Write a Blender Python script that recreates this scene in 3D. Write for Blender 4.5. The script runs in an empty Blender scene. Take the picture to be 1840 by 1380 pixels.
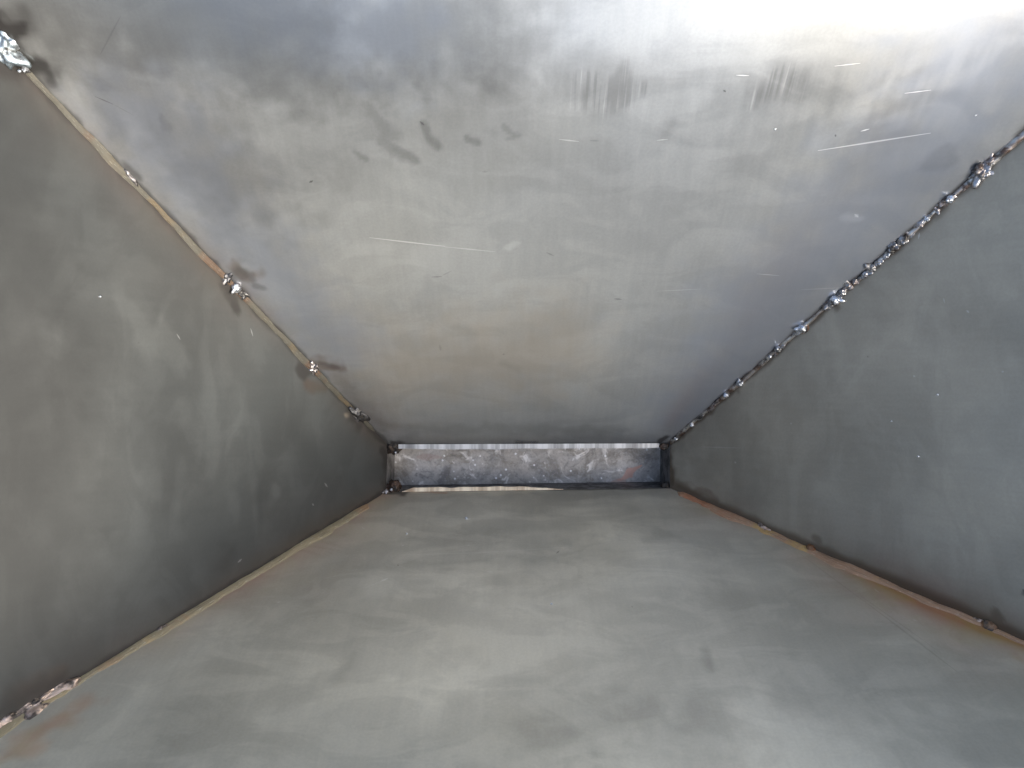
import bpy, bmesh, math, random
import numpy as np
from mathutils import Vector, Matrix, noise as mnoise

random.seed(7)
S = bpy.context.scene
C = S.collection

# ------------------------------------------------------------------ measures
F = 1381.0                      # focal length in photo pixels (1840 wide)
D, NECK, RIM = 0.90, 0.06, -0.375 # lens to slot, depth of the outlet neck, rim relative to the lens
ZC = D + NECK                   # height of the lens above the ground (z = 0)

def ray(px, py, d):
    return np.array([(px-920)/F*d, (690-py)/F*d, ZC-d])

# ------------------------------------------------------------------ camera
cam = bpy.data.objects.new('camera', bpy.data.cameras.new('camera'))
C.objects.link(cam); S.camera = cam
cam.location = (0, 0, ZC)
cam.data.sensor_width = 36; cam.data.lens = F/1840*36
cam.data.clip_start = 0.01; cam.data.clip_end = 200

# ------------------------------------------------------------------ hopper corners
SLOT = {'TL': ray(696, 799, D), 'TR': ray(1204, 797, D), 'BR': ray(1204, 877, D), 'BL': ray(694, 884, D)}
WIDE = 1.55
ATLENS = {k: (x*WIDE, y*WIDE) for k, (x, y) in {'TL': (-.478, .495), 'TR': (.565, .495), 'BL': (-.478, -.292), 'BR': (.602, -.262)}.items()}
def seam_pt(k, t):              # t = 0 at the slot, 1 level with the lens
    p = np.array([*ATLENS[k], ZC])
    return SLOT[k] + (p-SLOT[k])*t
TRIM = (D+RIM)/D
RIMPT = {k: seam_pt(k, TRIM) for k in SLOT}

# ------------------------------------------------------------------ sun and sky
tosun = Vector((.62, -.42, .66)).normalized()
sun = bpy.data.objects.new('sun', bpy.data.lights.new('sun', 'SUN'))
C.objects.link(sun)
sun.data.energy = 1.15; sun.data.angle = math.radians(18.0); sun.data.color = (1.0, .99, .975)
sun.rotation_euler = tosun.to_track_quat('Z', 'Y').to_euler()
elev = math.asin(tosun.z); azim = math.atan2(tosun.x, tosun.y)
W = bpy.data.worlds.new('World'); S.world = W; W.use_nodes = True
nt = W.node_tree; nt.nodes.clear()
sky = nt.nodes.new('ShaderNodeTexSky'); sky.sky_type = 'NISHITA'; sky.sun_disc = False
sky.sun_elevation = elev; sky.sun_rotation = azim
sky.air_density = 1.0; sky.dust_density = 6.0; sky.ozone_density = 1.0
bg = nt.nodes.new('ShaderNodeBackground'); bg.inputs['Strength'].default_value = 0.15
out = nt.nodes.new('ShaderNodeOutputWorld')
nt.links.new(sky.outputs[0], bg.inputs[0]); nt.links.new(bg.outputs[0], out.inputs[0])
S.view_settings.view_transform = 'Standard'; S.view_settings.look = 'None'
S.view_settings.gamma = 1; S.view_settings.use_curve_mapping = False
S.view_settings.exposure = 1.22
S.view_settings.use_white_balance = True
S.view_settings.white_balance_temperature = 6550
S.view_settings.white_balance_tint = 6

# ------------------------------------------------------------------ numpy noise
def _hash(ix, iy, seed):
    n = (ix.astype(np.int64)*374761393 + iy.astype(np.int64)*668265263 + seed*974634777) & 0x7fffffff
    n = ((n ^ (n >> 13))*1274126177) & 0x7fffffff
    n = (n ^ (n >> 16)) & 0xffff
    return n/65535.0
def vnoise(x, y, seed=0):
    x0, y0 = np.floor(x), np.floor(y); fx, fy = x-x0, y-y0
    fx = fx*fx*(3-2*fx); fy = fy*fy*(3-2*fy)
    a = _hash(x0, y0, seed); b = _hash(x0+1, y0, seed); c = _hash(x0, y0+1, seed); d = _hash(x0+1, y0+1, seed)
    return (a*(1-fx)+b*fx)*(1-fy) + (c*(1-fx)+d*fx)*fy
def fbm(x, y, seed=0, o=4):
    x, y = np.asarray(x, float), np.asarray(y, float)
    s, a, t = 0, .5, 0
    for i in range(o):
        s = s + a*vnoise(x, y, seed+i*17); t += a; a *= .5; x, y = x*2.03, y*2.03
    return s/t*2-1
def sstep(a, b, x):
    t = np.clip((x-a)/(b-a), 0, 1); return t*t*(3-2*t)

# ------------------------------------------------------------------ node helpers
class NT:
    def __init__(s, name):
        s.m = bpy.data.materials.new(name); s.m.use_nodes = True
        s.t = s.m.node_tree; s.t.nodes.clear()
        s.out = s.t.nodes.new('ShaderNodeOutputMaterial'); s.p = s.t.nodes.new('ShaderNodeBsdfPrincipled')
        s.link(s.p.outputs[0], s.out.inputs[0])
    def link(s, a, b): s.t.links.new(a, b)
    def put(s, sock, v):
        if hasattr(v, 'is_linked'): s.link(v, sock)
        else: sock.default_value = v
    def math(s, op, a, b=0.0, clamp=False):
        n = s.t.nodes.new('ShaderNodeMath'); n.operation = op; n.use_clamp = clamp
        s.put(n.inputs[0], a); s.put(n.inputs[1], b); return n.outputs[0]
    def mix(s, f, a, b):
        n = s.t.nodes.new('ShaderNodeMix'); n.data_type = 'RGBA'
        s.put(n.inputs[0], f); s.put(n.inputs[6], a if hasattr(a, 'is_linked') else (*a, 1)); s.put(n.inputs[7], b if hasattr(b, 'is_linked') else (*b, 1))
        return n.outputs[2]
    def fmix(s, f, a, b):
        n = s.t.nodes.new('ShaderNodeMix'); s.put(n.inputs[0], f); s.put(n.inputs[2], a); s.put(n.inputs[3], b); return n.outputs[0]
    def rng(s, v, a, b, c=0.0, d=1.0, smooth=True):
        n = s.t.nodes.new('ShaderNodeMapRange'); n.interpolation_type = 'SMOOTHSTEP' if smooth else 'LINEAR'
        s.put(n.inputs[0], v)
        for i, q in enumerate((a, b, c, d)): n.inputs[i+1].default_value = q
        return n.outputs[0]
    def uv(s, scale=(1, 1, 1), rot=0.0, loc=(0, 0, 0)):
        if not hasattr(s, '_uv'):
            s._uv = s.t.nodes.new('ShaderNodeUVMap'); s._uv.uv_map = 'metric'
        n = s.t.nodes.new('ShaderNodeMapping'); n.inputs['Scale'].default_value = scale
        n.inputs['Rotation'].default_value = (0, 0, rot); n.inputs['Location'].default_value = loc
        s.link(s._uv.outputs[0], n.inputs[0]); return n.outputs[0]
    def obj(s, scale=(1, 1, 1)):
        t = s.t.nodes.new('ShaderNodeTexCoord'); n = s.t.nodes.new('ShaderNodeMapping'); n.inputs['Scale'].default_value = scale
        s.link(t.outputs['Object'], n.inputs[0]); return n.outputs[0]
    def noise(s, vec, scale, detail=4, rough=.55, dist=0.0):
        n = s.t.nodes.new('ShaderNodeTexNoise'); s.link(vec, n.inputs['Vector'])
        n.inputs['Scale'].default_value = scale; n.inputs['Detail'].default_value = detail
        n.inputs['Roughness'].default_value = rough; n.inputs['Distortion'].default_value = dist
        return n.outputs[0]
    def voro(s, vec, scale, feature='F1', rnd=1.0):
        n = s.t.nodes.new('ShaderNodeTexVoronoi'); s.link(vec, n.inputs['Vector']); n.feature = feature
        n.inputs['Scale'].default_value = scale; n.inputs['Randomness'].default_value = rnd
        return n
    def attr(s, name):
        n = s.t.nodes.new('ShaderNodeAttribute'); n.attribute_name = name; return n.outputs['Fac']
    def bump(s, h, strength, dist=.001, normal=None):
        n = s.t.nodes.new('ShaderNodeBump'); n.inputs['Strength'].default_value = strength; n.inputs['Distance'].default_value = dist
        s.link(h, n.inputs['Height'])
        if normal is not None: s.link(normal, n.inputs['Normal'])
        return n.outputs[0]
    def set(s, **k):
        names = dict(color='Base Color', metal='Metallic', rough='Roughness', normal='Normal', spec='Specular IOR Level')
        for q, v in k.items():
            sock = s.p.inputs[names[q]]
            if isinstance(v, tuple) and len(v) == 3: v = (*v, 1)
            s.put(sock, v)
        return s.m

def scratch_group():
    g = bpy.data.node_groups.new('scratch_segment', 'ShaderNodeTree')
    for n, t in (('P', 'NodeSocketVector'), ('A', 'NodeSocketVector'), ('B', 'NodeSocketVector'), ('Width', 'NodeSocketFloat')):
        g.interface.new_socket(n, in_out='INPUT', socket_type=t)
    g.interface.new_socket('Mask', in_out='OUTPUT', socket_type='NodeSocketFloat')
    gi, go = g.nodes.new('NodeGroupInput'), g.nodes.new('NodeGroupOutput')
    def vm(op, a, b=None, outp=0):
        n = g.nodes.new('ShaderNodeVectorMath'); n.operation = op; g.links.new(a, n.inputs[0])
        if b is not None: g.links.new(b, n.inputs[1])
        return n.outputs[outp]
    def mm(op, a, b, clamp=False):
        n = g.nodes.new('ShaderNodeMath'); n.operation = op; n.use_clamp = clamp
        for i, q in enumerate((a, b)):
            if hasattr(q, 'is_linked'): g.links.new(q, n.inputs[i])
            else: n.inputs[i].default_value = q
        return n.outputs[0]
    pa = vm('SUBTRACT', gi.outputs['P'], gi.outputs['A']); ba = vm('SUBTRACT', gi.outputs['B'], gi.outputs['A'])
    h = mm('DIVIDE', vm('DOT_PRODUCT', pa, ba, 1), vm('DOT_PRODUCT', ba, ba, 1), True)
    sc = g.nodes.new('ShaderNodeVectorMath'); sc.operation = 'SCALE'; g.links.new(ba, sc.inputs[0]); g.links.new(h, sc.inputs['Scale'])
    dist = vm('LENGTH', vm('SUBTRACT', pa, sc.outputs[0]), None, 1)
    tap = mm('SUBTRACT', 1.0, mm('MULTIPLY', mm('ABSOLUTE', mm('SUBTRACT', mm('MULTIPLY', h, 2.0), 1.0), 0.0), .75))
    w = mm('MULTIPLY', gi.outputs['Width'], tap)
    g.links.new(mm('SUBTRACT', 1.0, mm('DIVIDE', dist, w), True), go.inputs[0])
    return g
SEG = scratch_group()

# ------------------------------------------------------------------ mesh helpers
def link_obj(name, me, mat=None, parent=None, label=None):
    o = bpy.data.objects.new(name, me); C.objects.link(o)
    if mat: me.materials.append(mat)
    if parent: o.parent = parent
    if label: o['label'] = label
    return o
def mesh_np(name, verts, faces, uv=None, attrs=None, smooth=True):
    me = bpy.data.meshes.new(name)
    me.from_pydata([tuple(v) for v in verts], [], faces)
    if uv is not None:
        l = me.uv_layers.new(name='metric')
        vi = np.empty(len(me.loops), np.int32); me.loops.foreach_get('vertex_index', vi)
        l.data.foreach_set('uv', np.asarray(uv, np.float32)[vi].ravel())
    for k, v in (attrs or {}).items():
        a = me.attributes.new(k, 'FLOAT', 'POINT'); a.data.foreach_set('value', np.asarray(v, np.float32))
    if smooth: me.polygons.foreach_set('use_smooth', [True]*len(me.polygons))
    me.update(); return me

hopper = bpy.data.objects.new('hopper', None); C.objects.link(hopper)
hopper['label'] = 'bare grey steel hopper with welded corners and a narrow slot at its bottom'
hopper['category'] = 'hopper'

# ------------------------------------------------------------------ panels
class Panel:
    def __init__(s, k0, k1):
        s.k0, s.k1 = k0, k1
        s.S0, s.S1, s.R0, s.R1 = SLOT[k0], SLOT[k1], RIMPT[k0], RIMPT[k1]
        s.o = s.S0
        s.ex = (s.S1-s.S0)/np.linalg.norm(s.S1-s.S0)
        up = (s.R0+s.R1)/2-(s.S0+s.S1)/2
        n = np.cross(s.ex, up); n /= np.linalg.norm(n)
        mid = (s.R0+s.R1+s.S0+s.S1)/4
        if np.dot(n, np.array([0, -.08, mid[2]])-mid) < 0: n = -n
        s.n = n; s.ey = np.cross(n, s.ex)
        if np.dot(s.ey, up) < 0: s.ey = -s.ey
    def ab(s, p):
        q = p-s.o; return np.stack([q@s.ex, q@s.ey], -1)
    def hit(s, px, py):                      # photo pixel -> world point on the panel and its lens depth
        o = np.array([0, 0, ZC]); dr = np.array([(px-920)/F, (690-py)/F, -1.0])
        t = np.dot(s.o-o, s.n)/np.dot(dr, s.n); return o+dr*t, t
    def pab(s, px, py):
        p, d = s.hit(px, py); return s.ab(p), d

SEAMTONE = {}
def capsule(P, A, B):
    pa, ba = P-A, B-A
    h = np.clip((pa@ba)/max(ba@ba, 1e-12), 0, 1)
    return np.linalg.norm(pa-h[:, None]*ba, axis=1)
def strokes(panel, P, lst, seed):
    m = np.zeros(len(P))
    wx = fbm(P[:, 0]*60, P[:, 1]*60, seed, 3); wy = fbm(P[:, 0]*60, P[:, 1]*60, seed+5, 3)
    for pts, r, soft, amt in lst:
        ab = [panel.pab(*p)[0] for p in pts]; d = panel.pab(*pts[0])[1]
        R, Q = r*d/F, soft*d/F
        W2 = P + np.stack([wx, wy], 1)*min(R*1.1+Q*.4, .03)
        for A, B in zip(ab[:-1], ab[1:]) if len(ab) > 1 else [(ab[0], ab[0])]:
            dist = capsule(W2, A, B)
            m = np.maximum(m, amt*(1-sstep(R-Q*.5, R+Q, dist)))
    return m

def make_panel(panel, mat, nu, nv, label, seed, dark=(), light=(), soot_shade=(), rust=(), tan=(), blue=(), hatch=(), seams=None, bow=.002):
    u = np.linspace(0, 1, nu); v = np.linspace(0, 1, nv)**1.35
    U, V = np.meshgrid(u, v); U, V = U.ravel()[:, None], V.ravel()[:, None]
    P = (1-V)*((1-U)*panel.S0+U*panel.S1) + V*((1-U)*panel.R0+U*panel.R1)
    AB = panel.ab(P)
    env = (np.sin(np.pi*np.clip(U, 0, 1))**.6*np.clip(V*8, 0, 1)).ravel()
    buck = env*(fbm(AB[:, 0]*4.5, AB[:, 1]*4.5, seed, 2)*bow + bow*.25*fbm(AB[:, 0]*14, AB[:, 1]*11, seed+3, 2))
    Pd = P + buck[:, None]*panel.n
    # distances to the two seams, to the slot edge
    att = {}
    ru = np.zeros(len(P)); so = np.zeros(len(P))
    for k, side in ((panel.k0, 0), (panel.k1, 1)):
        A, B = panel.ab(SLOT[k][None])[0], panel.ab(RIMPT[k][None])[0]
        t = (B-A)/np.linalg.norm(B-A); q = AB-A
        s_ = q@t; dist = np.abs(q[:, 0]*t[1]-q[:, 1]*t[0])
        wr, wd, ar, ad = seams[side][:4]; jag = seams[side][4] if len(seams[side]) > 4 else 1
        n1 = fbm(s_*22, dist*40, seed+11+side, 4); n2 = fbm(s_*70, dist*90, seed+31+side, 3); n3 = fbm(s_*7, dist*0, seed+41+side, 2)
        ru = np.maximum(ru, ar*np.clip(.75+.9*n3, .15, 1.15)*np.exp(-np.maximum(dist-.001, 0)/(wr*(1+.5*n1+.5*n3))))
        so = np.maximum(so, ad*(1-sstep(.5, 1.5, dist/(wd*(1+jag*(.75*n2+.35*n1))))))  # seam lines paint the shade of open plate gaps, mixed with weld oxide
    b = AB[:, 1]
    n4 = fbm(AB[:, 0]*45, b*60, seed+51, 3)
    so = np.maximum(so, .75*(1-sstep(.0, 1, b/(.004*(1+.9*n4)))))
    att['rust'] = np.maximum(ru, strokes(panel, AB, rust, seed+60))
    att['soot'] = np.maximum(so, strokes(panel, AB, soot_shade, seed+61))
    att['dark'] = strokes(panel, AB, dark, seed+62)
    att['light'] = strokes(panel, AB, light, seed+63)
    att['hatch'] = strokes(panel, AB, hatch, seed+65)
    att['blue'] = strokes(panel, AB, blue, seed+66)
    att['tan'] = strokes(panel, AB, tan, seed+64)
    idx = np.arange(nu*nv).reshape(nv, nu)
    a, b_, c, d = idx[:-1, :-1].ravel(), idx[:-1, 1:].ravel(), idx[1:, 1:].ravel(), idx[1:, :-1].ravel()
    flip = np.dot(np.cross(panel.ex, panel.ey), panel.n) < 0
    faces = np.stack([a, d, c, b_] if flip else [a, b_, c, d], 1).tolist()
    # outer skin, 2 mm behind
    n0 = len(P); T = .002
    corners = [idx[0, 0], idx[0, -1], idx[-1, -1], idx[-1, 0]]
    outer = [P[i]-panel.n*(T+.006) for i in corners]
    allP = np.vstack([Pd, outer])
    o0, o1, o2, o3 = range(n0, n0+4)
    faces += [[o0, o1, o2, o3], [corners[3], corners[2], o2, o3], [corners[0], corners[1], o1, o0], [corners[0], corners[3], o3, o0], [corners[1], corners[2], o2, o1]]
    uv = np.vstack([AB, AB[corners]])
    att = {k: np.concatenate([q, [0]*4]) for k, q in att.items()}
    me = mesh_np('sheet_panel', allP, faces, uv, att)
    sm = np.ones(len(me.polygons), bool); sm[-5:] = False
    me.polygons.foreach_set('use_smooth', sm)
    return link_obj('sheet_panel', me, mat, hopper, label)

def steel_mat(name, panel, scr_light, scr_shade, mott=.6, rusts=((.105, .075, .042), (.12, .066, .042)), rmetal=.6, soot_shade_col=(.025, .022, .02), base=(.42, .425, .415), tint=(.40, .42, .45), warm=(.44, .43, .39), brush=0.0, off=0.0, rough=.36, metal=.5, var=1.0, cloud=5.0):
    m = NT(name)
    L = (off*3.1, off*1.7, off)
    n1 = m.noise(m.uv(loc=L), cloud, 5, .5, .6)
    n2 = m.noise(m.uv(scale=(1, 1.9, 1), rot=.5, loc=L), cloud*2.6, 5, .55, 1.2)
    n3 = m.noise(m.uv(scale=(1.0, .12, 1), rot=brush, loc=L), 160, 3, .6)
    n4 = m.noise(m.uv(loc=L), 420, 2, .6)
    n5 = m.noise(m.uv(scale=(1, 1, 1), loc=(5+off, 2, 0)), 2.2, 3, .5, .3)
    col = m.mix(m.rng(n5, .35, .65), warm, tint)
    col = m.mix(.45, col, base)
    dk = m.rng(n1, .40, .62, 1-.16*mott, 1+.08*mott); dk2 = m.rng(n2, .42, .60, 1-.10*mott, 1+.05*mott)
    f = m.math('MULTIPLY', dk, dk2)
    f = m.math('MULTIPLY', f, m.rng(n3, .3, .7, .975, 1.025)); f = m.math('MULTIPLY', f, m.rng(n4, .3, .7, .97, 1.03))
    f = m.fmix(var, 1.0, f)
    sc = m.t.nodes.new('ShaderNodeVectorMath'); sc.operation = 'SCALE'; m.link(col, sc.inputs[0]); m.link(f, sc.inputs['Scale'])
    col = sc.outputs[0]
    A = {k: m.attr(k) for k in ('rust', 'soot', 'dark', 'light', 'tan', 'hatch', 'blue')}
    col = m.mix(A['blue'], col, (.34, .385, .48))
    col = m.mix(A['tan'], col, (.46, .385, .29))
    def scaled(c, k):
        q = m.t.nodes.new('ShaderNodeVectorMath'); q.operation = 'SCALE'; m.link(c, q.inputs[0]); q.inputs['Scale'].default_value = k; return q.outputs[0]
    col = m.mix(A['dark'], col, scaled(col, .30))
    hn_ = m.noise(m.uv(scale=(1, .03, 1), rot=.10, loc=L), 210, 2, .7)
    col = m.mix(m.math('MULTIPLY', A['hatch'], m.rng(hn_, .46, .62)), col, (.2, .2, .2))
    col = m.mix(m.math('MULTIPLY', A['hatch'], m.rng(hn_, .42, .30)), col, (.75, .75, .75))
    col = m.mix(A['light'], col, scaled(col, 2.1))
    rn = m.noise(m.uv(loc=(3+off, 1, 0)), 26, 4, .6, .5)
    rcol = m.mix(m.rng(rn, .38, .62), *rusts)
    col = m.mix(m.math('MINIMUM', A['rust'], 1.0), col, rcol)
    col = m.mix(A['soot'], col, soot_shade_col)
    P = m.uv()
    def segs(lst):
        r = 0.0
        for (x0, y0, x1, y1, w, amt) in lst:
            a, d = panel.pab(x0, y0); b, _ = panel.pab(x1, y1)
            n = m.t.nodes.new('ShaderNodeGroup'); n.node_tree = SEG
            m.link(P, n.inputs['P']); n.inputs['A'].default_value = (a[0], a[1], 0); n.inputs['B'].default_value = (b[0], b[1], 0)
            n.inputs['Width'].default_value = w*d/F
            r = m.math('MAXIMUM', r, m.math('MULTIPLY', n.outputs[0], amt))
        return r
    sl = segs(scr_light); sd = segs(scr_shade)
    col = m.mix(sd, col, (.05, .05, .05))
    col = m.mix(m.math('MULTIPLY', sl, .5), col, (.85, .85, .85))
    r = m.fmix(m.rng(n2, .35, .65), rough-.015, rough+.025)
    r = m.math('ADD', r, m.rng(n3, .3, .7, -.015, .015))
    hi = rough+.03 if rough < .27 else .65
    r = m.fmix(A['rust'], r, hi); r = m.fmix(A['soot'], r, hi)
    r = m.fmix(A['dark'], r, rough+.03)
    met = m.fmix(m.math('MAXIMUM', A['rust'], A['soot']), metal, rmetal)
    met = m.fmix(sl, met, .2)
    nrm = m.bump(n2, .06, .0006)
    return m.set(color=col, rough=r, metal=met, normal=nrm)

BK, FR, LF, RT = Panel('TL', 'TR'), Panel('BR', 'BL'), Panel('BL', 'TL'), Panel('TR', 'BR')

# back panel -------------------------------------------------------
bk_light = [(1500, 119, 1546, 114, 1.6, .9), (1323, 135, 1346, 136, 1.6, .9), (1626, 168, 1673, 162, 1.6, .9), (1547, 236, 1562, 232, 2, .9),
            (1470, 271, 1672, 239, 2.6, .6), (664, 427, 800, 442, 2.2, .35), (1005, 250, 1040, 254, 2, .3), (800, 443, 890, 452, 2, .2),
            (1180, 252, 1200, 250, 1.6, .3), (1360, 492, 1400, 495, 1.6, .25), (1180, 524, 1260, 520, 1.8, .12), (1393, 232, 1396, 231, 2.4, .6), (1752, 207, 1756, 206, 2.4, .7),
            (1536, 385, 1542, 390, 5, .3), (1440, 520, 1520, 516, 2, .15)]
bk_dark = [(556, 328, 562, 325, 3.4, .8), (1300, 162, 1304, 165, 3.4, .7), (1501, 242, 1502, 246, 2.6, .7), (1104, 538, 1117, 539, 3, .55), (776, 497, 794, 496, 2.6, .45),
           (795, 494, 812, 486, 2, .25), (982, 454, 995, 460, 2.6, .4), (170, 174, 203, 188, 1.8, .55), (203, 188, 240, 208, 1.4, .25), (755, 218, 762, 224, 4, .6),
           (180, 98, 216, 30, 3, .25), (905, 636, 905, 638, 4, .4), (790, 620, 792, 630, 4, .25), (1060, 252, 1076, 253, 3, .25), (866, 308, 876, 308, 3, .25)]
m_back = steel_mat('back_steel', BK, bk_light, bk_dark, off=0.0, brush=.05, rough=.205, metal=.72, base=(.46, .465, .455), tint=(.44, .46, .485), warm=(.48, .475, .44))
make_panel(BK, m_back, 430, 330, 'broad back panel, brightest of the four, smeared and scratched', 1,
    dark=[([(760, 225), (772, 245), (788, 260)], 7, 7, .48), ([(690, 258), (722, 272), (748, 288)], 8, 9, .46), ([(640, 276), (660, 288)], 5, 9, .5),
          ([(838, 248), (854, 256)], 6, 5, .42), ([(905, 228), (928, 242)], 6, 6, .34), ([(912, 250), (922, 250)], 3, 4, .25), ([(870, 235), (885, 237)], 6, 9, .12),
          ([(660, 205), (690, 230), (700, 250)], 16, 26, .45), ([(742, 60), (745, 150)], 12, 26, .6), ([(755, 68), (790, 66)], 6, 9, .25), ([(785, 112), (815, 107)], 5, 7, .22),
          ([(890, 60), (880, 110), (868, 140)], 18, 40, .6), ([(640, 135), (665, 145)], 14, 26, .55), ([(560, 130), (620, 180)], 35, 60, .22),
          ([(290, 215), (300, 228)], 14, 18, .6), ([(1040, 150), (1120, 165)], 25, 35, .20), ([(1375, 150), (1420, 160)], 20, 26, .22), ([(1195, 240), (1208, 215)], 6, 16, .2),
          ([(330, 150), (520, 200), (560, 270)], 60, 90, .28), ([(30, 30), (60, 80)], 30, 60, .55), ([(60, -60), (480, 40)], 150, 190, .80), ([(200, 110), (430, 330)], 80, 140, .5), ([(420, 40), (830, 60)], 80, 150, .62), ([(480, 180), (650, 250)], 50, 90, .25), ([(700, 120), (900, 100)], 40, 60, .12), ([(1010, 130), (1180, 150)], 30, 50, .14), ([(740, 770), (1120, 772)], 8, 14, .22), ([(930, 795), (960, 795)], 4, 5, .5),  # upper-left strokes: painted dark reflection over real smears; strip above slot: painted shade
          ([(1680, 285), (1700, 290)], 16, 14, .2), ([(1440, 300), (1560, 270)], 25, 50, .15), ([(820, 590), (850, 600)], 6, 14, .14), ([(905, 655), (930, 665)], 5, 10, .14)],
    light=[([(912, 448), (926, 438)], 6, 9, .30), ([(1520, 388), (1540, 392)], 6, 8, .16), ([(1420, 300), (1640, 180)], 25, 60, .08), ([(760, 460), (1050, 480)], 60, 160, .10)],
    blue=[([(1760, 120), (1560, 380), (1380, 560), (1260, 740)], 80, 190, .62), ([(250, 220), (440, 430), (600, 620)], 45, 130, .5), ([(420, -20), (700, 60)], 60, 120, .3)],  # bluish sky reflection painted into the panel colour
    hatch=[([(1045, 150), (1115, 160)], 26, 26, .45), ([(1380, 150), (1420, 155)], 24, 26, .45)],
    tan=[([(760, 660), (980, 630)], 60, 130, .42), ([(860, 610), (900, 690)], 40, 90, .25)],
    soot_shade=[([(20, 60), (40, 105)], 26, 26, .85), ([(36, 20), (40, 60)], 14, 22, .5), ([(70, 120), (95, 130)], 8, 16, .5), ([(455, 512), (470, 518)], 5, 5, .4), ([(425, 490), (445, 500)], 8, 10, .35), ([(575, 655), (600, 661)], 5, 6, .35), ([(705, 796), (720, 799)], 8, 8, .8),
          ([(228, 300), (245, 322)], 7, 8, .5), ([(1190, 792), (1200, 788)], 6, 6, .8)],
    rust=[([(425, 480), (440, 490)], 16, 18, .6), ([(560, 650), (605, 660)], 10, 12, .6), ([(600, 680), (690, 770)], 12, 18, .35)],
    seams=[(.010, .0045, .6, .6), (.003, .0045, .3, .85)])

# left panel -------------------------------------------------------
lf_light = [(453, 590, 457, 604, 2, .4), (178, 532, 182, 534, 3, .7), (320, 600, 326, 610, 2, .35), (560, 905, 563, 908, 3, .3), (425, 1010, 432, 1004, 3, .35), (583, 868, 588, 875, 3, .3)]
lf_dark = [(294, 855, 298, 860, 4, .6), (250, 615, 251, 617, 4, .6), (295, 850, 297, 858, 3, .5), (80, 580, 140, 610, 1.6, .2)]
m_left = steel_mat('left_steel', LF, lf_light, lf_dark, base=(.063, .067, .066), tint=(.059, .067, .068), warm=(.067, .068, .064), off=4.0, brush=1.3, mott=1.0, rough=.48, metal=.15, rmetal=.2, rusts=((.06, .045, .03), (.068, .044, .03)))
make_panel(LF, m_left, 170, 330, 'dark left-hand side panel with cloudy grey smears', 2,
    dark=[([(40, 1090), (60, 1130)], 40, 50, .55), ([(-60, 200), (-40, 1100)], 130, 220, .62), ([(240, 760), (330, 860)], 40, 80, .25), ([(60, 330), (20, 480)], 50, 80, .45), ([(150, 240), (160, 245)], 7, 9, .4), ([(400, 985), (405, 1000)], 14, 20, .3), ([(470, 900), (480, 880)], 18, 22, .2), ([(420, 545), (432, 560)], 6, 5, .6)],  # broad outer-edge stroke is shade painted into the colour; the rest are smears
    light=[([(300, 600), (325, 650)], 16, 18, .30), ([(215, 530), (260, 600), (300, 620)], 18, 24, .24), ([(30, 540), (40, 590)], 14, 18, .2), ([(80, 590), (90, 620)], 14, 18, .2), ([(430, 700), (430, 780)], 8, 14, .10), ([(490, 880), (495, 890)], 7, 8, .2), ([(60, 390), (90, 400)], 20, 30, .12)],
    soot_shade=[([(10, 115), (40, 125)], 18, 16, .85), ([(405, 505), (430, 556)], 9, 8, .7), ([(545, 660), (556, 675)], 9, 8, .75), ([(625, 740), (645, 765)], 9, 9, .7), ([(230, 318), (240, 325)], 9, 9, .6), ([(692, 805), (697, 870)], 9, 9, .85), ([(20, 1265), (100, 1220)], 14, 26, .55)],
    rust=[([(70, 160), (90, 185)], 10, 18, .5), ([(560, 685), (580, 695)], 10, 12, .6), ([(30, 1260), (110, 1215)], 16, 30, .5)],
    tan=[([(624, 747), (627, 745)], 4, 4, .5)],
    seams=[(.012, .0042, .7, .85), (.013, .0045, .6, .75)])

# right panel ------------------------------------------------------
rt_light = [(1682, 711, 1686, 709, 4, .7), (1642, 675, 1645, 677, 3, .5), (1649, 820, 1652, 822, 3.4, .7), (1739, 558, 1743, 562, 3, .5), (1657, 420, 1655, 430, 2.6, .7), (1260, 803, 1335, 805, 1.6, .2),
            (1600, 755, 1602, 757, 3, .4), (1320, 830, 1323, 832, 3, .35), (1800, 668, 1804, 668, 3, .4), (1420, 760, 1423, 762, 3, .3), (1698, 536, 1700, 545, 2, .35)]
rt_dark = [(1834, 1062, 1840, 1075, 9, .8), (1560, 640, 1562, 642, 3, .4)]
m_right = steel_mat('right_steel', RT, rt_light, rt_dark, base=(.345, .325, .27), tint=(.335, .325, .28), warm=(.355, .325, .26), off=8.0, brush=1.5, mott=.6, rough=.44, metal=.3, rmetal=.2, soot_shade_col=(.075, .05, .028))
make_panel(RT, m_right, 170, 330, 'plain right-hand side panel below the lumpy weld bead', 3,
    dark=[([(1260, 740), (1330, 850)], 40, 70, .25), ([(1480, 760), (1560, 820)], 40, 90, .15), ([(1780, 640), (1840, 720)], 60, 110, .15), ([(1495, 640), (1500, 700)], 6, 14, .14)],
    light=[([(1560, 660), (1640, 620)], 30, 70, .08), ([(1690, 500), (1740, 470)], 30, 70, .08), ([(1440, 760), (1600, 700)], 20, 60, .06)],
    soot_shade=[([(1203, 803), (1206, 870)], 7, 9, .85), ([(1435, 585), (1445, 592)], 7, 6, .6), ([(1495, 540), (1505, 545)], 8, 7, .6), ([(1325, 690), (1328, 706)], 4, 6, .5), ([(1360, 650), (1366, 662)], 6, 6, .6), ([(1600, 445), (1598, 460)], 5, 8, .4), ([(1700, 370), (1690, 385)], 8, 9, .4), ([(1550, 490), (1548, 502)], 5, 8, .4),
          ([(1462, 970), (1466, 975)], 6, 5, .5), ([(1780, 1104), (1790, 1112)], 10, 6, .5)],
    rust=[([(1215, 870), (1290, 895)], 7, 9, .55)],
    seams=[(.005, .0042, .3, .8), (.018, .0085, .9, .75, .3)])

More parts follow.
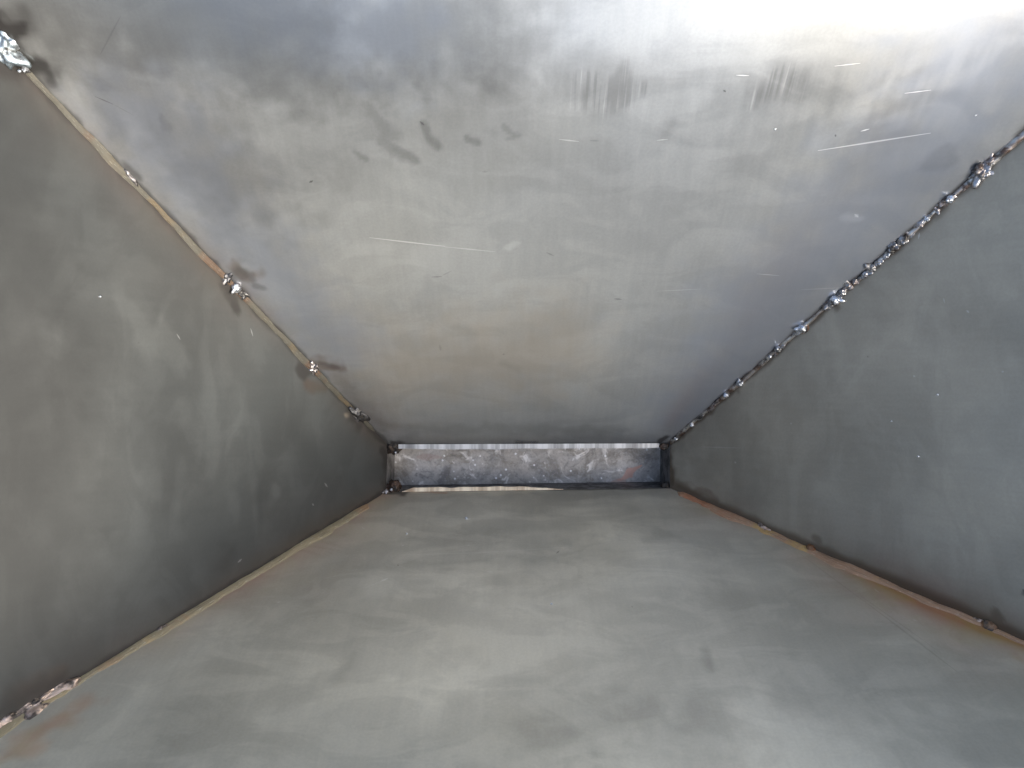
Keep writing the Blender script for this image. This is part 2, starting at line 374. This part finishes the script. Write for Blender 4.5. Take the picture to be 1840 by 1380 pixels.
# front panel ------------------------------------------------------
fr_light = [(836, 932, 845, 931, 4.5, .9), (684, 1043, 697, 1037, 4, .55), (655, 1055, 684, 1043, 2, .25), (728, 961, 734, 958, 3, .4), (876, 1025, 886, 1026, 5, .3), (722, 980, 726, 978, 3, .4), (840, 978, 844, 977, 2.4, .4),
            (989, 1083, 994, 1086, 3, .45), (497, 1080, 503, 1078, 4, .35), (650, 946, 655, 950, 3, .35), (725, 996, 1030, 984, 3, .18), (760, 932, 900, 930, 3, .15), (1100, 975, 1260, 970, 3, .10),
            (1430, 965, 1434, 964, 3, .3), (1570, 1062, 1580, 1070, 3, .25), (1640, 1118, 1646, 1122, 3, .3), (1400, 985, 1420, 992, 2, .2), (1210, 915, 1250, 905, 3, .12)]
fr_dark = [(1000, 995, 1005, 990, 3, .5), (714, 1013, 716, 1015, 3, .4), (1135, 1090, 1137, 1092, 3, .35), (1440, 1000, 1560, 1090, 2.5, .15), (1560, 1090, 1720, 1215, 4, .2), (1540, 1070, 1690, 1180, 2.5, .15)]  # closing diagonal segments paint a shadow line, the others are specks
m_front = steel_mat('front_steel', FR, fr_light, fr_dark, base=(.52, .495, .42), tint=(.505, .495, .44), warm=(.53, .495, .40), off=12.0, brush=0.03, mott=.8, rough=.46, metal=.42, rusts=((.36, .225, .085), (.38, .19, .10)), rmetal=.2)
make_panel(FR, m_front, 360, 300, 'pale front panel with cloudy oil smears and faint streaks', 4,
    dark=[([(700, 960), (1100, 985)], 16, 26, .14), ([(880, 955), (1060, 945)], 10, 14, .14), ([(640, 1020), (1000, 1000)], 8, 16, .12), ([(1265, 1170), (1268, 1195)], 9, 12, .30), ([(612, 1215), (625, 1170)], 8, 18, .25),
          ([(1000, 1310), (1250, 1300)], 30, 70, .28), ([(1060, 1265), (1100, 1245)], 16, 24, .2), ([(960, 1290), (990, 1285)], 10, 22, .2), ([(1260, 1270), (1300, 1330)], 30, 50, .2), ([(560, 1000), (600, 1150)], 40, 80, .14), ([(1175, 970), (1195, 960)], 12, 16, .2), ([(1290, 1050), (1310, 1100)], 24, 40, .14), ([(300, 1300), (420, 1340)], 30, 60, .14), ([(1450, 1240), (1700, 1330)], 50, 90, .14)],
    light=[([(720, 1050), (820, 1040)], 40, 60, .10), ([(1020, 1080), (1160, 1040)], 40, 80, .10), ([(750, 1200), (850, 1260)], 30, 60, .10), ([(1040, 910), (1200, 900)], 8, 22, .14), ([(1050, 1375), (1060, 1370)], 14, 16, .14)],
    soot_shade=[([(700, 884), (725, 888)], 7, 8, .75), ([(850, 876), (1190, 877)], 2.5, 4, .6)],
    rust=[([(30, 1330), (130, 1275)], 22, 34, .55), ([(730, 882), (800, 884)], 3, 6, .5), ([(1230, 885), (1330, 925)], 9, 10, .5), ([(1560, 1030), (1640, 1065)], 8, 12, .6), ([(1800, 1150), (1840, 1190)], 16, 26, .5)],
    seams=[(.019, .0008, 1.4, .3), (.020, .0008, .6, .3)])

# ------------------------------------------------------------------ weld materials
def strip_mat(name, a, b, c, seed, dark=(.10, .07, .045), pale=(.7, .64, .52), rough=.55, metal=.12):
    m = NT(name)
    n = m.noise(m.uv(scale=(1, .0, 1), loc=(seed, 0, 0)), 16, 4, .65)
    n2 = m.noise(m.uv(scale=(1, 30, 1), loc=(seed, 0, 0)), 55, 4, .65)
    n3 = m.noise(m.uv(scale=(1, 4, 1), loc=(seed, 3, 0)), 260, 3, .6)
    col = m.mix(m.rng(n, .40, .47), a, b); col = m.mix(m.rng(n, .52, .58), col, c)
    col = m.mix(m.rng(n2, .52, .66, 0, .75), col, dark)
    col = m.mix(m.rng(n3, .58, .70, 0, .6), col, pale)
    return m.set(color=col, rough=rough, metal=metal, normal=m.bump(m.math('ADD', n2, n3), .5, .0008))
tan_strip = strip_mat('tan_edge', (.105, .078, .042), (.075, .069, .052), (.09, .054, .032), 1.0, (.035, .028, .02), (.26, .25, .21))
olive_strip = strip_mat('olive_edge', (.40, .30, .16), (.32, .27, .17), (.36, .23, .13), 5.0)
rust_strip = strip_mat('rusty_edge', (.46, .21, .11), (.42, .26, .16), (.52, .34, .14), 9.0)

def bead_mat(name, base, rough, rustamt):
    m = NT(name)
    v = m.obj()
    n1 = m.noise(v, 90, 4, .6, .4); n2 = m.noise(v, 420, 3, .6); n3 = m.noise(v, 38, 3, .6)
    col = m.mix(m.rng(n1, .36, .56), (.055, .052, .048), base)
    col = m.mix(m.math('MULTIPLY', m.rng(n3, .45, .6), rustamt), col, (.20, .095, .05))
    return m.set(color=col, metal=m.rng(n1, .4, .55, .6, 1.0), rough=m.rng(n2, .35, .65, rough, rough+.22), normal=m.bump(n2, .3, .0006))
bead_steel = bead_mat('weld_steel', (.40, .40, .41), .24, .3)
bead_brown = bead_mat('weld_brown', (.30, .19, .12), .42, .9)
bead_pale = bead_mat('weld_pale', (.62, .50, .43), .42, .1)
bead_dark = bead_mat('weld_dark', (.10, .10, .105), .3, .05)
bead_blue = bead_mat('weld_blue', (.36, .42, .46), .38, .0)
nugget = bead_mat('weld_nugget', (.80, .84, .90), .22, .0)

# ------------------------------------------------------------------ seams
def seam_frame(k):
    s = RIMPT[k]-SLOT[k]; L = np.linalg.norm(s); s = s/L
    pans = [p for p in (BK, FR, LF, RT) if k in (p.k0, p.k1)]
    dirs = {}
    for p in pans:
        c = (p.S0+p.S1+p.R0+p.R1)/4-SLOT[k]; e = c-np.dot(c, s)*s; e -= np.dot(e, p.n)*p.n
        dirs[id(p)] = e/np.linalg.norm(e)
    return s, L, dirs
def pix_t(k, px, py):            # how far along a seam a photo pixel lies (0 slot .. 1 lens level)
    best, bt = 1e9, 0
    for t in np.linspace(0, .70, 2500):
        p = seam_pt(k, t); d = ZC-p[2]
        e = (920+p[0]/d*F-px)**2+(690-p[1]/d*F-py)**2
        if e < best: best, bt = e, t
    return bt

def fillet(name, k, pa, pb, wa, wb, mat, t0, t1, seed, wob=.35, label=None, n=420, parent=None, bulge=.12, taper=True):
    s, L, dirs = seam_frame(k); eA, eB = dirs[id(pa)], dirs[id(pb)]
    M = 7; V = []; UV = []
    ts = np.linspace(t0, t1, n)
    A0, A1 = fbm(ts*26, ts*0, seed, 3), fbm(ts*26, ts*0+9, seed+1, 3)
    H = fbm(ts*120, ts*0+4, seed+2, 3)
    for i, t in enumerate(ts):
        p = seam_pt(k, t); dep = .55+.45*min(1, 1.1-.5*t)
        end = min(1, (i+1)/5, (n-i)/5) if taper else 1
        a = wa*(1+wob*A0[i]*1.6+.25*H[i])*end; b = wb*(1+wob*A1[i]*1.6-.2*H[i])*end
        PA, PB = p+eA*a, p+eB*b
        back = -(eA+eB)*.0006
        for j in range(M):
            q = j/(M-1); c = PA*(1-q)+PB*q
            out_ = (eA+eB)/np.linalg.norm(eA+eB)
            c = c + out_*(math.sin(math.pi*q)*bulge*(a+b)*.5*(1+.4*H[i]))
            if j in (0, M-1): c = c - out_*.0004
            V.append(c); UV.append((t*L, q*.01))
    faces = [[i*M+j, i*M+j+1, (i+1)*M+j+1, (i+1)*M+j] for i in range(n-1) for j in range(M-1)]
    me = mesh_np(name, V, faces, UV)
    bm = bmesh.new(); bm.from_mesh(me); bmesh.ops.recalc_face_normals(bm, faces=bm.faces); bm.to_mesh(me); bm.free()
    return link_obj(name, me, mat, parent or hopper, label)

tl = fillet('seam_strip', 'TL', BK, LF, .0032, .0040, tan_strip, .02, .66, 21, label='thin tan seam strip in the upper left corner, tacked at intervals')
bl = fillet('seam_strip', 'BL', FR, LF, .0090, .0018, olive_strip, .03, .66, 31, label='olive tan seam strip in the lower left corner')
br = fillet('seam_strip', 'BR', FR, RT, .0085, .0026, rust_strip, .01, .66, 41, .55, label='rusty pink and tan seam strip in the lower right corner')

def blob(name, center, ax, sx, sy, sz, mat, parent, seed, rough=.35, up=None, freq=2.2, spikes=0, sub=4):
    bm = bmesh.new(); bmesh.ops.create_icosphere(bm, subdivisions=sub, radius=1)
    ax = Vector(ax).normalized(); up = Vector(up).normalized(); y = up.cross(ax).normalized(); up = ax.cross(y)
    R = Matrix((ax, y, up)).transposed()
    rnd = random.Random(seed)
    spk = [(Vector((rnd.gauss(0, 1), rnd.gauss(0, 1), abs(rnd.gauss(0, .8)))).normalized(), rnd.uniform(.4, 1.1)) for _ in range(spikes)]
    for v in bm.verts:
        q = v.co.normalized()
        r = 1+rough*mnoise.fractal(q*freq+Vector((seed*3.3, seed, 0)), 1, 2, 3)
        for dv, am in spk:
            r += am*max(0, (q.dot(dv)-.86)/.14)**2
        v.co = Vector((q.x*sx*r, q.y*sy*r, q.z*sz*r))
    for v in bm.verts: v.co = R@v.co + Vector(center)
    me = bpy.data.meshes.new(name); bm.to_mesh(me); bm.free()
    me.polygons.foreach_set('use_smooth', [True]*len(me.polygons))
    return link_obj(name, me, mat, parent)

def tack(k, px, py, size, mat, parent, seed, spikes=0, flat=.7, long=1.2, lift=.3, rough=.4, label=None, name='tack_weld', shift=0.0):
    t = pix_t(k, px, py); p = seam_pt(k, t); s, L, dirs = seam_frame(k)
    e = list(dirs.values()); inn = e[0]+e[1]; inn /= np.linalg.norm(inn)
    d = ZC-p[2]; r = size*d/F
    side = (e[0]-e[1]); side /= np.linalg.norm(side)
    o = blob(name, p+inn*r*lift+side*r*shift, s, r*long, r, r*flat, mat, parent, seed, rough, up=inn, spikes=spikes, freq=4.0 if mat is bead_pale else 2.2)
    if label: o['label'] = label
    return o
tack('TL', 427, 512, 8, nugget, tl, 3, 1, .9, 1.1, .6, .22, 'shiny pale blue weld nugget')
tack('TL', 408, 498, 8, bead_dark, tl, 4, 4, .5, 1.2, .25, .5)
tack('TL', 438, 525, 8, bead_dark, tl, 5, 5, .5, 1.2, .25, .6)
tack('TL', 562, 661, 8, bead_steel, tl, 6, 4, .6, 1.2, .3, .5)
tack('TL', 640, 748, 11, bead_dark, tl, 7, 3, .5, 1.5, .2, .5)
tack('TL', 238, 314, 12, bead_dark, tl, 8, 1, .3, 1.6, .1, .4)
tack('TL', 14, 84, 22, bead_blue, tl, 9, 4, .6, 1.2, .35, .5, 'large jagged pale weld nugget at the top of the seam')
tack('TL', 50, 119, 6, nugget, tl, 10, 2, .9, 1.0, .8, .3)
tack('BL', 72, 1270, 14, bead_pale, bl, 11, 14, .45, 2.4, .2, .75, 'jagged pinkish weld ridge')
tack('BL', 30, 1294, 12, bead_pale, bl, 12, 12, .4, 2.2, .15, .75)
tack('BL', 5, 1308, 11, bead_pale, bl, 17, 8, .4, 2.0, .2, .5)
tack('BL', 104, 1250, 8, bead_steel, bl, 13, 3, .5, 1.4, .3, .5)
tack('BL', 292, 1135, 6, bead_pale, bl, 14, 2, .6, 1.3, .5, .3)
tack('BL', 700, 881, 5, bead_steel, bl, 15, 2, .6, 1.3, .5, .3)
tack('BR', 1372, 946, 6, bead_pale, br, 16, 3, .6, 1.6, .4, .4)
tack('BR', 1462, 975, 9, bead_brown, br, 18, 0, .6, 1.0, .3, .2)
tack('BR', 1768, 1112, 9, bead_pale, br, 19, 3, .4, 1.8, .2, .4)
tack('BR', 1783, 1112, 11, bead_brown, br, 20, 0, .6, 1.2, .3, .2)

# the lumpy bead of the upper right corner
bead_grey = bead_mat('weld_grey', (.62, .60, .56), .28, .35)
bead = fillet('weld_bead', 'TR', BK, RT, .0026, .0026, bead_grey, .0, .66, 51, .6, 'dark lumpy shiny weld bead in the upper right corner', bulge=.35, n=700)
rnd = random.Random(5)
T0, T1, T2 = pix_t('TR', 1778, 292), pix_t('TR', 1480, 540), pix_t('TR', 1215, 788)
t = T0; i = 0
while t > T1:
    p = seam_pt('TR', t); d = ZC-p[2]
    X, Y = 920+p[0]/d*F, 690-p[1]/d*F
    tack('TR', X, Y, rnd.uniform(5.5, 9.0), bead_steel, bead, 100+i, rnd.choice((0, 0, 1, 2)), rnd.uniform(.5, .85), rnd.uniform(1.0, 1.9), rnd.uniform(.2, .5), .32, name='weld_lump', shift=rnd.uniform(-.45, .45))
    t -= rnd.uniform(.0045, .0085); i += 1
tack('TR', 1757, 300, 13, bead_steel, bead, 90, 3, .8, 1.3, .4, .5, name='weld_lump')
t = T1
while t > T2:
    p = seam_pt('TR', t); d = ZC-p[2]
    X, Y = 920+p[0]/d*F, 690-p[1]/d*F
    tack('TR', X, Y, rnd.uniform(3.0, 4.8), bead_steel if rnd.random() < .75 else bead_brown, bead, 200+i, rnd.choice((0, 0, 1, 2)), rnd.uniform(.5, .8), rnd.uniform(1.1, 3.2), rnd.uniform(.1, .5), .4, name='weld_lump', shift=rnd.uniform(-.4, .4))
    t -= rnd.uniform(.006, .014); i += 1
for X, Y, r in ((1393, 620, 6), (1325, 680, 6), (1300, 702, 5), (1378, 632, 4), (1238, 755, 4), (1212, 783, 3.6), (1703, 352, 7), (1662, 388, 5), (1597, 443, 6), (1440, 585, 8), (1497, 532, 9)):
    tack('TR', X, Y, r, nugget, bead, 300+i, 1, .9, 1.0, .8, .25, name='weld_lump'); i += 1
tack('TR', 1443, 588, 9, bead_brown, bead, 401, 0, .5, 1.2, .2, .2, name='weld_lump', shift=-.9)
tack('TR', 1503, 540, 9, bead_brown, bead, 402, 0, .5, 1.2, .2, .2, name='weld_lump', shift=-.9)

# ------------------------------------------------------------------ spatter stuck to the panels
spat = bpy.data.meshes.new('spatter_droplet')
bm = bmesh.new(); bmesh.ops.create_icosphere(bm, subdivisions=2, radius=1); bm.to_mesh(spat); bm.free()
spat.polygons.foreach_set('use_smooth', [True]*len(spat.polygons)); spat.materials.append(nugget)
panels = {id(p): o for p, o in zip((BK, LF, RT, FR), [o for o in hopper.children if o.name.startswith('sheet_panel')])}
for P_, X, Y, r in ((RT, 1632, 428, 2.4), (RT, 1620, 432, 2.2), (RT, 1685, 709, 2.0), (RT, 1650, 820, 2.0), (RT, 1643, 677, 1.6), (RT, 1742, 560, 1.6), (LF, 180, 533, 2.0), (LF, 35, 128, 3),
                    (FR, 731, 959, 1.6), (FR, 991, 1085, 1.8), (FR, 697, 882, 2.6), (FR, 1408, 982, 2.2), (FR, 1576, 1067, 2.0), (FR, 838, 931, 2.4), (BK, 1393, 232, 1.6), (BK, 1753, 207, 1.8), (RT, 1602, 757, 1.5), (RT, 1540, 470, 1.6)):
    p, d = P_.hit(X, Y)
    o = bpy.data.objects.new('spatter_droplet', spat); C.objects.link(o)
    o.parent = panels[id(P_)]; o.location = p; r *= d/F; o.scale = (r*1.2, r, r)

# ------------------------------------------------------------------ outlet: collar and raw cut edges
m = NT('collar_steel')
n1 = m.noise(m.obj(), 60, 4, .6); n2 = m.noise(m.obj((1, 1, 4)), 240, 3, .6)
zc = m.t.nodes.new('ShaderNodeSeparateXYZ'); m.link(m.obj(), zc.inputs[0])
collar_m = m.set(color=m.mix(m.rng(n1, .4, .6), (.05, .047, .045), (.22, .215, .21)), metal=.6, rough=m.rng(n2, .3, .7, .35, .6), normal=m.bump(n2, .3, .0008))
def boxes(name, lst, mat, parent, label=None):
    V, Fc = [], []
    for (a, b, c, d, z0, z1) in lst:             # four plan corners extruded z0..z1
        i = len(V); V += [(*q[:2], z0) for q in (a, b, c, d)] + [(*q[:2], z1) for q in (a, b, c, d)]
        Fc += [[i, i+3, i+2, i+1], [i+4, i+5, i+6, i+7]] + [[i+j, i+(j+1) % 4, i+4+(j+1) % 4, i+4+j] for j in range(4)]
    me = mesh_np(name, V, Fc, smooth=False)
    bm = bmesh.new(); bm.from_mesh(me); bmesh.ops.recalc_face_normals(bm, faces=bm.faces); bm.to_mesh(me); bm.free()
    return link_obj(name, me, mat, parent, label)
x, y = np.array([1, 0, 0.]), np.array([0, 1, 0.])
TH = .003; zt = NECK-.0005
a, b, c, d = SLOT['TL'], SLOT['TR'], SLOT['BR'], SLOT['BL']
collar = boxes('outlet_collar', [
    (a-x*TH, a, d, d-x*TH, .0, zt), (b, b+x*TH, c+x*TH, c, .0, zt),
    (a-x*TH, b+x*TH, b+x*TH+y*TH, a-x*TH+y*TH, .0, zt), (d-x*TH-y*TH, c+x*TH-y*TH, c+x*TH, d-x*TH, .0, zt)], collar_m, hopper, 'short dark rectangular collar under the slot')

m = NT('raw_edge')
n1 = m.noise(m.obj((.5, 0, 0)), 90, 4, .65); n2 = m.noise(m.obj(), 500, 2, .6)
raw_m = m.set(color=m.mix(m.rng(n1, .36, .6), (.24, .235, .23), (.66, .66, .65)), metal=.35, rough=.35, normal=m.bump(n2, .4, .0006))
m = NT('tan_raw_edge')
n1 = m.noise(m.obj((.5, 0, 0)), 90, 4, .65); n2 = m.noise(m.obj(), 500, 2, .6)
rawt_m = m.set(color=m.mix(m.rng(n1, .36, .6), (.42, .30, .19), (.88, .76, .56)), metal=.3, rough=.4, normal=m.bump(n2, .4, .0006))
def lip(name, xs, y0f, wf, th, mat, label, bend):
    V = []; n = len(xs)
    for i, X in enumerate(xs):
        w = wf[i]; Y = y0f(X); zz = NECK+.0004
        sg = np.sign(w)
        V += [(X, Y-sg*.0015, zz), (X, Y+w, zz-abs(w)*.1), (X, Y+w, zz-th), (X, Y-sg*.0015, zz-th)]
    Fc = [[i*4+j, i*4+(j+1) % 4, i*4+4+(j+1) % 4, i*4+4+j] for i in range(n-1) for j in range(4)] + [[0, 1, 2, 3], [n*4-4, n*4-3, n*4-2, n*4-1]]
    me = mesh_np(name, V, Fc, smooth=False)
    bm = bmesh.new(); bm.from_mesh(me); bmesh.ops.recalc_face_normals(bm, faces=bm.faces); bm.to_mesh(me); bm.free()
    return link_obj(name, me, mat, hopper, label)
xs = np.linspace(ray(716, 0, D)[0], ray(1184, 0, D)[0], 140)
wj = -(.0044 + .0009*fbm(xs*60, xs*0, 71, 3) + .0010*np.sin((xs-xs[0])/(xs[-1]-xs[0])*math.pi))
lip('cut_edge', xs, lambda X: a[1]+(b[1]-a[1])*(X-a[0])/(b[0]-a[0])-.0004, wj, .003, raw_m, 'bright bare cut edge along the back of the slot', 1)
xs = np.linspace(ray(722, 0, D)[0], ray(1012, 0, D)[0], 110)
q = np.linspace(0, 1, 110)
wj = .0040*np.minimum(1, q*14)*np.clip((1-q)*4, .1, 1)*(1+.2*fbm(xs*70, xs*0, 73, 3))
lip('cut_edge', xs, lambda X: d[1]+(c[1]-d[1])*(X-d[0])/(c[0]-d[0])+.0002, wj, .003, rawt_m, 'tan bare cut edge along the front of the slot', 1)
# right end flange seen on edge, and sooty welds at the slot corners
for nm, px, py, r, sd in (('corner_weld', 706, 803, 13, 1), ('corner_weld', 706, 876, 12, 2), ('corner_weld', 1194, 802, 7, 3), ('corner_weld', 1196, 873, 6, 4)):
    p = ray(px, py, D); rr = r*D/F
    blob(nm, p+np.array([0, 0, -.003]), (1, .2, 0), rr*1.15, rr, rr*.6, bead_mat('sooty_weld', (.06, .055, .05), .5, .3) if sd == 1 else bpy.data.materials['sooty_weld'], hopper, 60+sd, .4, up=(0, 0, 1))
for px, py, r in ((712, 813, 2.4), (704, 879, 3.0)):
    p = ray(px, py, D); blob('spatter_droplet', p+np.array([0, 0, .004]), (1, 0, 0), r*D/F, r*D/F, r*D/F, nugget, collar, 80+px, .2, up=(0, 0, 1), sub=2)

# ------------------------------------------------------------------ ground below the slot
m = NT('mottled_ground')
v = m.obj()
wn = m.t.nodes.new('ShaderNodeTexNoise'); wn.inputs['Scale'].default_value = 60; wn.inputs['Detail'].default_value = 3; m.link(v, wn.inputs['Vector'])
wv = m.t.nodes.new('ShaderNodeVectorMath'); wv.operation = 'MULTIPLY_ADD'; m.link(wn.outputs['Color'], wv.inputs[0]); wv.inputs[1].default_value = (.018, .018, .018); m.link(v, wv.inputs[2])
vo = m.voro(wv.outputs[0], 55); ve = m.voro(wv.outputs[0], 130); vs = m.voro(v, 110)
sep = m.t.nodes.new('ShaderNodeSeparateColor'); m.link(vo.outputs['Color'], sep.inputs[0])
sep2 = m.t.nodes.new('ShaderNodeSeparateColor'); m.link(ve.outputs['Color'], sep2.inputs[0])
nn = m.noise(v, 34, 4, .6); nf = m.noise(v, 320, 3, .6)
big = m.noise(v, 28, 5, .65, 1.0); streak = m.noise(v, 46, 5, .60, 1.2)
col = m.mix(m.rng(big, .38, .62), (.30, .275, .24), (.52, .485, .44))
col = m.mix(m.rng(sep.outputs[0], .1, .9, 0, .30), col, (.62, .61, .60))
col = m.mix(m.rng(streak, .55, .68, 0, .85), col, (.95, .92, .88))
col = m.mix(m.rng(streak, .45, .34, 0, .65), col, (.24, .23, .22))
col = m.mix(m.rng(nf, .52, .66, 0, .22), col, (.72, .71, .70))
col = m.mix(m.rng(nf, .46, .36, 0, .25), col, (.16, .16, .16))
spark = m.math('MULTIPLY', m.rng(vs.outputs['Distance'], .20, .10), m.rng(m.noise(v, 47, 2), .50, .54))
col = m.mix(spark, col, (.98, .98, .98))
# rust coloured stains
def spot(px0, py0, px1, py1, w, amt):
    p0, p1 = ray(px0, py0, ZC), ray(px1, py1, ZC)
    n = m.t.nodes.new('ShaderNodeGroup'); n.node_tree = SEG; m.link(wv2.outputs[0], n.inputs['P'])
    n.inputs['A'].default_value = (p0[0], p0[1], 0); n.inputs['B'].default_value = (p1[0], p1[1], 0); n.inputs['Width'].default_value = w*ZC/F
    return m.math('MULTIPLY', m.rng(n.outputs[0], .15, .45), amt)
wv2 = m.t.nodes.new('ShaderNodeVectorMath'); wv2.operation = 'MULTIPLY_ADD'; m.link(wn.outputs['Color'], wv2.inputs[0]); wv2.inputs[1].default_value = (.012, .012, 0)
off = m.t.nodes.new('ShaderNodeVectorMath'); off.operation = 'SUBTRACT'; m.link(v, off.inputs[0]); off.inputs[1].default_value = (.006, .006, 0); m.link(off.outputs[0], wv2.inputs[2])
flat = m.t.nodes.new('ShaderNodeVectorMath'); flat.operation = 'MULTIPLY'; m.link(wv2.outputs[0], flat.inputs[0]); flat.inputs[1].default_value = (1, 1, 0); wv2 = flat
col = m.mix(spot(1112, 864, 1152, 836, 9, .9), col, (.66, .40, .32))
col = m.mix(spot(1100, 868, 1125, 862, 7, .5), col, (.50, .32, .26))
col = m.mix(spot(748, 820, 790, 822, 12, .4), col, (.42, .29, .25))
gm = m.set(color=col, rough=m.rng(nn, .3, .7, .3, .55), metal=.25, normal=m.bump(m.math('ADD', nf, sep.outputs[0]), .35, .001))
me = bpy.data.meshes.new('ground'); R = 60
me.from_pydata([(-R, -R, 0), (R, -R, 0), (R, R, 0), (-R, R, 0)], [], [[0, 1, 2, 3]])
g = link_obj('ground', me, gm); g['kind'] = 'structure'; g['label'] = 'mottled grey ground showing through the slot'
